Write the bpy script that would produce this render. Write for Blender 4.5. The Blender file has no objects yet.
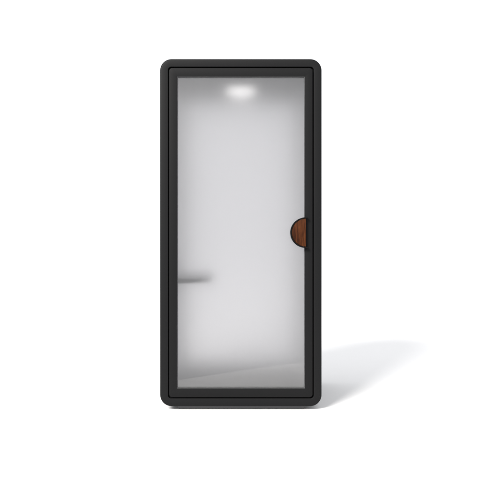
import bpy, bmesh, math, random
from mathutils import Vector

scene = bpy.context.scene
C = scene.collection
R = math.radians

# ------------------------------------------------------------------ camera
PX = 161.7                         # photo pixels per metre at the booth's front plane
CAM = Vector((-0.0053, -5.0, 1.0495))
cam_data = bpy.data.cameras.new('camera')
cam_data.sensor_width = 36.0
cam_data.lens = 36.0 * 5.0 / (480.0 / PX)
cam_data.clip_start = 0.05
cam_data.clip_end = 1000.0
cam = bpy.data.objects.new('camera', cam_data)
cam.location = CAM
cam.rotation_euler = (R(90), 0, 0)
C.objects.link(cam)
scene.camera = cam

# ------------------------------------------------------------------ world (white studio)
world = bpy.data.worlds.new('World')
scene.world = world
world.use_nodes = True
bg = world.node_tree.nodes['Background']
bg.inputs['Color'].default_value = (0.972, 0.979, 1.0, 1)
bg.inputs['Strength'].default_value = 1.12

# ------------------------------------------------------------------ key lamp (softbox, front left)
key_data = bpy.data.lights.new('studio_softbox', 'AREA')
key_data.shape = 'DISK'
key_data.size = 10.5
key_data.energy = 17500
key_data.color = (1.0, 0.975, 0.94)
key = bpy.data.objects.new('studio_softbox', key_data)
ELEV, AZ = R(31.5), R(30.8)      # AZ measured from +y towards +x, travel direction of the light
d = Vector((math.sin(AZ) * math.cos(ELEV), math.cos(AZ) * math.cos(ELEV), -math.sin(ELEV)))
key.location = Vector((0, 0.5, 1.0)) - d * 30.0
key.rotation_euler = d.to_track_quat('-Z', 'Y').to_euler()
C.objects.link(key)

# ------------------------------------------------------------------ exposure / engine
scene.view_settings.view_transform = 'Standard'
scene.view_settings.look = 'None'
scene.view_settings.exposure = 0.0
scene.view_settings.gamma = 1.0
scene.render.engine = 'CYCLES'
scene.cycles.use_denoising = True
scene.cycles.max_bounces = 24
scene.cycles.diffuse_bounces = 10
scene.cycles.transmission_bounces = 16
scene.cycles.glossy_bounces = 8
scene.cycles.caustics_refractive = True
scene.cycles.caustics_reflective = True
scene.cycles.blur_glossy = 0.5
scene.cycles.sample_clamp_indirect = 6.0

# ------------------------------------------------------------------ materials
def new_mat(name):
    m = bpy.data.materials.new(name)
    m.use_nodes = True
    nt = m.node_tree
    return m, nt, nt.nodes['Principled BSDF']

def node(nt, kind, **inputs):
    n = nt.nodes.new(kind)
    for k, v in inputs.items():
        n.inputs[k.replace('_', ' ')].default_value = v
    return n

def speckled(name, color, rough, scale, bump, dist=0.0004, vary=0.08, spec=0.5):
    """a plain surface with fine grain in colour, gloss and relief"""
    m, nt, p = new_mat(name)
    tc = node(nt, 'ShaderNodeTexCoord')
    no = node(nt, 'ShaderNodeTexNoise', Scale=scale, Detail=4.0, Roughness=0.6)
    nt.links.new(tc.outputs['Object'], no.inputs['Vector'])
    mr = node(nt, 'ShaderNodeMapRange')
    mr.inputs['To Min'].default_value = 1 - vary
    mr.inputs['To Max'].default_value = 1 + vary
    nt.links.new(no.outputs['Fac'], mr.inputs['Value'])
    mx = nt.nodes.new('ShaderNodeMix'); mx.data_type = 'RGBA'; mx.blend_type = 'MULTIPLY'
    mx.inputs['Factor'].default_value = 1.0
    mx.inputs['A'].default_value = (*color, 1)
    nt.links.new(mr.outputs['Result'], mx.inputs['B'])
    nt.links.new(mx.outputs['Result'], p.inputs['Base Color'])
    p.inputs['Roughness'].default_value = rough
    p.inputs['Specular IOR Level'].default_value = spec
    b = node(nt, 'ShaderNodeBump', Strength=bump, Distance=dist)
    nt.links.new(no.outputs['Fac'], b.inputs['Height'])
    nt.links.new(b.outputs['Normal'], p.inputs['Normal'])
    return m

M = {}
M['floor'] = speckled('white_studio_floor', (0.83, 0.83, 0.83), 0.9, 60, 0.05, vary=0.0, spec=0.1)
M['shell'] = speckled('black_powder_coat', (0.0042, 0.0042, 0.0045), 0.5, 900, 0.25, vary=0.10, spec=0.14)
M['door'] = speckled('black_door_coat', (0.0036, 0.0036, 0.0039), 0.5, 900, 0.22, vary=0.10, spec=0.14)
M['gasket'] = speckled('black_rubber', (0.004, 0.004, 0.004), 0.9, 400, 0.1, spec=0.1)
M['plinth'] = speckled('grey_plinth', (0.09, 0.09, 0.093), 0.6, 500, 0.1)
M['felt'] = speckled('pale_acoustic_felt', (0.74, 0.74, 0.75), 0.95, 350, 0.5, dist=0.001, vary=0.05, spec=0.1)
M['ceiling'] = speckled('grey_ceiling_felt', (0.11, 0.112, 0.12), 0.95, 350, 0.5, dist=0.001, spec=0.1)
M['carpet'] = speckled('grey_carpet', (0.03, 0.03, 0.032), 0.95, 260, 0.8, dist=0.002, vary=0.2, spec=0.05)
M['desk'] = speckled('charcoal_laminate', (0.014, 0.014, 0.016), 0.6, 300, 0.1)
M['bead'] = speckled('satin_grey_trim', (0.055, 0.055, 0.057), 0.3, 500, 0.05)

m, nt, p = new_mat('lamp_diffuser')
p.inputs['Base Color'].default_value = (0.9, 0.9, 0.9, 1)
p.inputs['Emission Color'].default_value = (1.0, 0.985, 0.96, 1)
p.inputs['Emission Strength'].default_value = 1.15
M['lamp'] = m

m, nt, p = new_mat('frosted_glass')
p.inputs['Base Color'].default_value = (0.77, 0.765, 0.772, 1)
p.inputs['Transmission Weight'].default_value = 1.0
p.inputs['IOR'].default_value = 1.45
p.inputs['Roughness'].default_value = 0.39
p.inputs['Coat Weight'].default_value = 1.0
p.inputs['Coat Roughness'].default_value = 0.02
p.inputs['Coat IOR'].default_value = 1.73
M['glass'] = m

# walnut: upright grain
m, nt, p = new_mat('walnut')
tc = node(nt, 'ShaderNodeTexCoord')
mp = node(nt, 'ShaderNodeMapping'); mp.inputs['Scale'].default_value = (1.0, 1.0, 0.10)
nt.links.new(tc.outputs['Object'], mp.inputs['Vector'])
n1 = node(nt, 'ShaderNodeTexNoise', Scale=75.0, Detail=5.0, Roughness=0.62, Distortion=0.5)
nt.links.new(mp.outputs['Vector'], n1.inputs['Vector'])
mp2 = node(nt, 'ShaderNodeMapping'); mp2.inputs['Scale'].default_value = (1.0, 1.0, 0.03)
nt.links.new(tc.outputs['Object'], mp2.inputs['Vector'])
n2 = node(nt, 'ShaderNodeTexNoise', Scale=520.0, Detail=3.0)
nt.links.new(mp2.outputs['Vector'], n2.inputs['Vector'])
r1 = nt.nodes.new('ShaderNodeValToRGB')
r1.color_ramp.elements[0].position = 0.30; r1.color_ramp.elements[0].color = (0.015, 0.0046, 0.0019, 1)
r1.color_ramp.elements[1].position = 0.72; r1.color_ramp.elements[1].color = (0.088, 0.0295, 0.0098, 1)
e = r1.color_ramp.elements.new(0.5); e.color = (0.046, 0.0138, 0.0046, 1)
nt.links.new(n1.outputs['Fac'], r1.inputs['Fac'])
r2 = nt.nodes.new('ShaderNodeValToRGB')
r2.color_ramp.elements[0].position = 0.36; r2.color_ramp.elements[0].color = (0.55, 0.5, 0.48, 1)
r2.color_ramp.elements[1].position = 0.50; r2.color_ramp.elements[1].color = (1, 1, 1, 1)
nt.links.new(n2.outputs['Fac'], r2.inputs['Fac'])
mx = nt.nodes.new('ShaderNodeMix'); mx.data_type = 'RGBA'; mx.blend_type = 'MULTIPLY'
mx.inputs['Factor'].default_value = 0.8
nt.links.new(r1.outputs['Color'], mx.inputs['A']); nt.links.new(r2.outputs['Color'], mx.inputs['B'])
nt.links.new(mx.outputs['Result'], p.inputs['Base Color'])
p.inputs['Roughness'].default_value = 0.5
p.inputs['Specular IOR Level'].default_value = 0.06
b = node(nt, 'ShaderNodeBump', Strength=0.3, Distance=0.0005)
nt.links.new(n2.outputs['Fac'], b.inputs['Height']); nt.links.new(b.outputs['Normal'], p.inputs['Normal'])
M['walnut'] = m

# ------------------------------------------------------------------ mesh helpers
def obj(name, bm, mat, parent=None, smooth=True, angle=35):
    bmesh.ops.recalc_face_normals(bm, faces=bm.faces[:])
    me = bpy.data.meshes.new(name)
    bm.to_mesh(me); bm.free()
    if smooth:
        for f in me.polygons: f.use_smooth = True
        me.set_sharp_from_angle(angle=R(angle))
    me.materials.append(mat)
    o = bpy.data.objects.new(name, me)
    C.objects.link(o)
    if parent is not None:
        o.parent = parent
    return o

def round_rect(x0, x1, z0, z1, r, n=12):
    """points of a rounded rectangle, counter-clockwise; r may be four radii (bl, br, tr, tl)"""
    rr = (r,) * 4 if not isinstance(r, (tuple, list)) else r
    pts = []
    for (cx, cz, sx, sz, a0, q) in ((x0, z0, 1, 1, 180, rr[0]), (x1, z0, -1, 1, 270, rr[1]),
                                    (x1, z1, -1, -1, 0, rr[2]), (x0, z1, 1, -1, 90, rr[3])):
        q = max(q, 0.0004)
        for k in range(n + 1):
            a = R(a0 + 90.0 * k / n)
            pts.append((cx + sx * q + q * math.cos(a), cz + sz * q + q * math.sin(a)))
    return pts

def rings_mesh(rings, close=True, cap_ends=False):
    """rings: list of lists of 3D points of equal length, lofted one to the next"""
    bm = bmesh.new()
    vs = [[bm.verts.new(p) for p in ring] for ring in rings]
    n = len(vs[0])
    pairs = list(zip(range(len(vs) - 1), range(1, len(vs))))
    if close: pairs.append((len(vs) - 1, 0))
    for a, b_ in pairs:
        for k in range(n):
            j = (k + 1) % n
            bm.faces.new((vs[a][k], vs[a][j], vs[b_][j], vs[b_][k]))
    if cap_ends:
        bm.faces.new(vs[0]); bm.faces.new(vs[-1])
    return bm

def frame_ring(box, r, inset, y, n=12):
    x0, x1, z0, z1 = box
    q = [max(v - inset, 0.0004) for v in ((r,) * 4 if not isinstance(r, (tuple, list)) else r)]
    return [(x, y, z) for x, z in round_rect(x0 + inset, x1 - inset, z0 + inset, z1 - inset, q, n)]

def fillet(r, y_dir, n=5):
    """(inset, y) pairs of a quarter round from the side onto the face"""
    return [(r - r * math.cos(a), y_dir * (r - r * math.sin(a))) for a in [R(90.0 * k / n) for k in range(n + 1)]]

def bevel_box(x0, x1, y0, y1, z0, z1, bev=0.003, seg=2):
    bm = bmesh.new()
    bmesh.ops.create_cube(bm, size=1.0)
    for v in bm.verts:
        v.co = Vector(((x0 + x1) / 2 + v.co.x * (x1 - x0), (y0 + y1) / 2 + v.co.y * (y1 - y0), (z0 + z1) / 2 + v.co.z * (z1 - z0)))
    if bev > 0:
        bmesh.ops.bevel(bm, geom=bm.edges[:], offset=bev, segments=seg, profile=0.5, affect='EDGES')
    return bm

def plate(outline, z0, z1, bev=0.004):
    """flat slab with a given xy outline"""
    bm = bmesh.new()
    lo = [bm.verts.new((x, y, z0)) for x, y in outline]
    f = bm.faces.new(lo)
    ext = bmesh.ops.extrude_face_region(bm, geom=[f])
    for v in ext['geom']:
        if isinstance(v, bmesh.types.BMVert): v.co.z = z1
    if bev:
        ed = [e for e in bm.edges if abs(e.verts[0].co.z - e.verts[1].co.z) < 1e-6]
        bmesh.ops.bevel(bm, geom=ed, offset=bev, segments=2, profile=0.5, affect='EDGES')
    return bm

def lathe(profile, center, n=64):
    """profile (r, z) spun round the z axis"""
    rings = [[(center[0] + r * math.cos(2 * math.pi * k / n), center[1] + r * math.sin(2 * math.pi * k / n), z) for k in range(n)] for r, z in profile]
    return rings_mesh(rings, close=False, cap_ends=True)

# ------------------------------------------------------------------ setting
FLOOR = -0.004
# one white sheet; its front edge lies just in front of the booth and shows mirrored low in the pane
bm = bmesh.new()
edge = [(-14.0, -0.95), (-0.58, -0.95)]
P0, P1, P2 = Vector((0.36, -1.815)), Vector((0.455, -1.905)), Vector((0.62, -1.925))
for k in range(13):
    t = k / 12
    q = P0 * (1 - t) ** 2 + P1 * 2 * t * (1 - t) + P2 * t * t
    edge.append((q.x, q.y))
edge += [(14.0, -1.95), (14.0, 12.0), (-14.0, 12.0)]
bm.faces.new([bm.verts.new((x, y, FLOOR)) for x, y in edge])
ground = obj('floor', bm, M['floor'], smooth=False)
ground['kind'] = 'structure'

# ------------------------------------------------------------------ the booth
booth = bpy.data.objects.new('phone_booth', None)
C.objects.link(booth)
booth['label'] = 'tall black phone booth with frosted glass door and half round walnut handle'
booth['category'] = 'phone booth'

DEPTH = 1.0
BOX = (-0.5, 0.5, 0.020, 2.170)      # outer silhouette
BR = 0.070
IN1 = 0.0492                         # shell's inner edge (start of the shadow gap)

# shell: a rounded tube, front to back
rings = []
for i, y in fillet(0.010, 1): rings.append(frame_ring(BOX, BR, i, y))
for i, y in reversed(fillet(0.0025, 1)): rings.append(frame_ring(BOX, BR, IN1 - i, y))
rings.append(frame_ring(BOX, BR, IN1, 0.046))
rings.append(frame_ring(BOX, BR, 0.058, 0.046))
rings.append(frame_ring(BOX, BR, 0.058, DEPTH - 0.02))
for i, y in reversed(fillet(0.010, -1)): rings.append(frame_ring(BOX, BR, i, DEPTH + y))
obj('shell', rings_mesh(rings, close=True), M['shell'], booth)

# rear window: a frosted pane in its own frame, filling the back of the shell
bx = (BOX[0] + 0.0585, BOX[1] - 0.0585, BOX[2] + 0.0585, BOX[3] - 0.0585)
rings = [frame_ring(bx, 0.02, 0.0, DEPTH - 0.040), frame_ring(bx, 0.02, 0.0, DEPTH - 0.012), frame_ring(bx, 0.02, 0.002, DEPTH - 0.010),
         frame_ring(bx, 0.02, 0.024, DEPTH - 0.010), frame_ring(bx, 0.02, 0.024, DEPTH - 0.040)]
rear = obj('rear_window', rings_mesh(rings, close=True), M['door'], booth)
obj('glass_pane', bevel_box(bx[0] + 0.020, bx[1] - 0.020, DEPTH - 0.028, DEPTH - 0.020, bx[2] + 0.020, bx[3] - 0.020, 0.001, 1), M['glass'], rear, smooth=False)

# plinth under the shell, set back all round
obj('plinth', bevel_box(-0.39, 0.40, 0.045, 0.93, FLOOR, 0.0195, 0.006), M['plinth'], booth)

# inside: felt side walls, ceiling and carpet
LX, LZ0, LZ1, LB = 0.430, 0.080, 2.110, 0.955
for sx in (-1, 1):
    xa, xb = sorted((sx * LX, sx * (LX + 0.0105)))
    obj('wall_lining', bevel_box(xa, xb, 0.05, LB, LZ0, LZ1, 0.001, 1), M['felt'], booth)
LZ1 = 2.088
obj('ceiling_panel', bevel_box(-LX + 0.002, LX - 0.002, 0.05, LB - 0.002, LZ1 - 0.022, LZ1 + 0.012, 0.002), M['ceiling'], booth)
obj('carpet', bevel_box(-LX + 0.002, LX - 0.002, 0.05, LB - 0.002, 0.100, 0.142, 0.002), M['carpet'], booth)

# round ceiling lamp: a slim ring with a shallow domed diffuser
CZ, LY = LZ1 - 0.0225, 0.41
def lrings(prof): return [[(r * math.cos(2 * math.pi * k / 64), LY + r * math.sin(2 * math.pi * k / 64), z) for k in range(64)] for r, z in prof]
lamp = obj('ceiling_lamp', rings_mesh(lrings(((0.112, CZ), (0.112, CZ - 0.007), (0.110, CZ - 0.009), (0.104, CZ - 0.009), (0.102, CZ - 0.007), (0.102, CZ)))), M['bead'], booth)
obj('lamp_diffuser', lathe([(0.1015, CZ), (0.1010, CZ - 0.010), (0.094, CZ - 0.026), (0.078, CZ - 0.040), (0.050, CZ - 0.050), (0.02, CZ - 0.054)], (0.0, LY)), M['lamp'], lamp)

# small desk on the left wall with a rounded free corner
n = 24
pts = []
for k in range(n + 1):
    a = R(90.0 * k / n)
    pts.append((-LX + 0.001 + 0.245 * math.sin(a) ** 0.85, 0.055 + 0.37 * (1 - math.cos(a) ** 0.9)))
pts += [(-LX + 0.246, 0.46), (-LX + 0.001, 0.46)]
desk = obj('desk', plate(pts, 0.776, 0.812, 0.003), M['desk'], booth)

# ------------------------------------------------------------------ door
DBOX = (-0.5 + 0.056, 0.5 - 0.056, BOX[2] + 0.056, BOX[3] - 0.056)
DR = 0.020
GLX0, GLX1, GLZ0, GLZ1 = -0.396, 0.397, 0.131, 2.0605
inner_r = 0.004
def dring(inset, y): return frame_ring(DBOX, DR, inset, y)
outer_f = [dring(i, y + 0.001) for i, y in fillet(0.003, 1)]
inner_f = [frame_ring((GLX0 - o_, GLX1 + o_, GLZ0 - o_, GLZ1 + o_), inner_r, 0.0, 0.001 + y_) for o_, y_ in
           [(0.002 - 0.002 * math.sin(R(90.0 * k / 5)), 0.002 - 0.002 * math.cos(R(90.0 * k / 5))) for k in range(6)]]
ob = (GLX0, GLX1, GLZ0, GLZ1)
rings = outer_f + inner_f + [frame_ring(ob, inner_r, 0.0, 0.040), dring(0.0, 0.040)]
door = obj('door', rings_mesh(rings, close=True), M['door'], booth)

# rubber seal behind the shadow gap
gb = (BOX[0] + IN1 + 0.0006, BOX[1] - IN1 - 0.0006, BOX[2] + IN1 + 0.0006, BOX[3] - IN1 - 0.0006)
rings = [frame_ring(gb, 0.022, 0, 0.018), frame_ring(gb, 0.022, 0.0058, 0.018), frame_ring(gb, 0.022, 0.0058, 0.044), frame_ring(gb, 0.022, 0, 0.044)]
obj('door_seal', rings_mesh(rings, close=True), M['gasket'], booth)

# frosted pane
obj('glass_pane', bevel_box(GLX0 + 0.001, GLX1 - 0.001, 0.012, 0.020, GLZ0 + 0.001, GLZ1 - 0.001, 0.001, 1), M['glass'], door, smooth=False)

# slim trim round the pane
tb = (GLX0 + 0.0004, GLX1 - 0.0004, GLZ0 + 0.0004, GLZ1 - 0.0004)
rings = [frame_ring(tb, 0.003, 0, 0.003), frame_ring(tb, 0.003, 0.001, 0.003), frame_ring(tb, 0.003, 0.0055, 0.0105), frame_ring(tb, 0.003, 0.0055, 0.0117), frame_ring(tb, 0.003, 0, 0.0117)]
obj('glazing_bead', rings_mesh(rings, close=True), M['bead'], door)

# handle: half round walnut block in a thin black rim
HX, HZ, HR = 0.400, 1.095, 0.0865
Y0, Y1 = 0.0115, -0.030              # against the pane, front face
def half(r, xmax, n=40):
    return [(HX - r * math.sin(math.pi * k / n) if 0 < k < n else xmax, HZ + r * math.cos(math.pi * k / n)) for k in range(n + 1)]
def hring(r, y, x): return [(px, y, pz) for px, pz in half(r, x)]
wood = [hring(HR, Y0, HX), hring(HR, Y1 + 0.003, HX)]
for k in range(1, 5):
    a = R(90.0 * k / 4)
    wood.append([(px + (0.003 * (1 - math.cos(a)) * 0.0), Y1 + 0.003 * (1 - math.sin(a)), pz) for px, pz in half(HR - 0.003 * (1 - math.cos(a)), HX)])
handle = obj('handle', rings_mesh(wood, close=False, cap_ends=True), M['walnut'], door)

# rim: half ring with rounded front, whose ends run on over the door's frame
def rim_path(r, n=48, ext=0.012):
    p_ = [(HX + ext, HZ + r)]
    p_ += [(HX - r * math.sin(math.pi * k / n), HZ + r * math.cos(math.pi * k / n)) for k in range(n + 1)]
    p_ += [(HX + ext, HZ - r)]
    return p_
ri, ro = HR + 0.0004, HR + 0.0078
prof = [(ri, Y0), (ri, Y1 - 0.001), (ri + 0.0015, Y1 - 0.003), (ro - 0.0015, Y1 - 0.003), (ro, Y1 - 0.001), (ro, Y0)]
bm = bmesh.new()
cols = [[bm.verts.new((x, y, z)) for x, z in rim_path(r)] for r, y in prof]
npt = len(cols[0])
for a in range(len(cols)):
    b_ = (a + 1) % len(cols)
    for k in range(npt - 1):
        bm.faces.new((cols[a][k], cols[a][k + 1], cols[b_][k + 1], cols[b_][k]))
bm.faces.new([c[0] for c in cols]); bm.faces.new([c[-1] for c in cols])
obj('handle_rim', bm, M['gasket'], door)
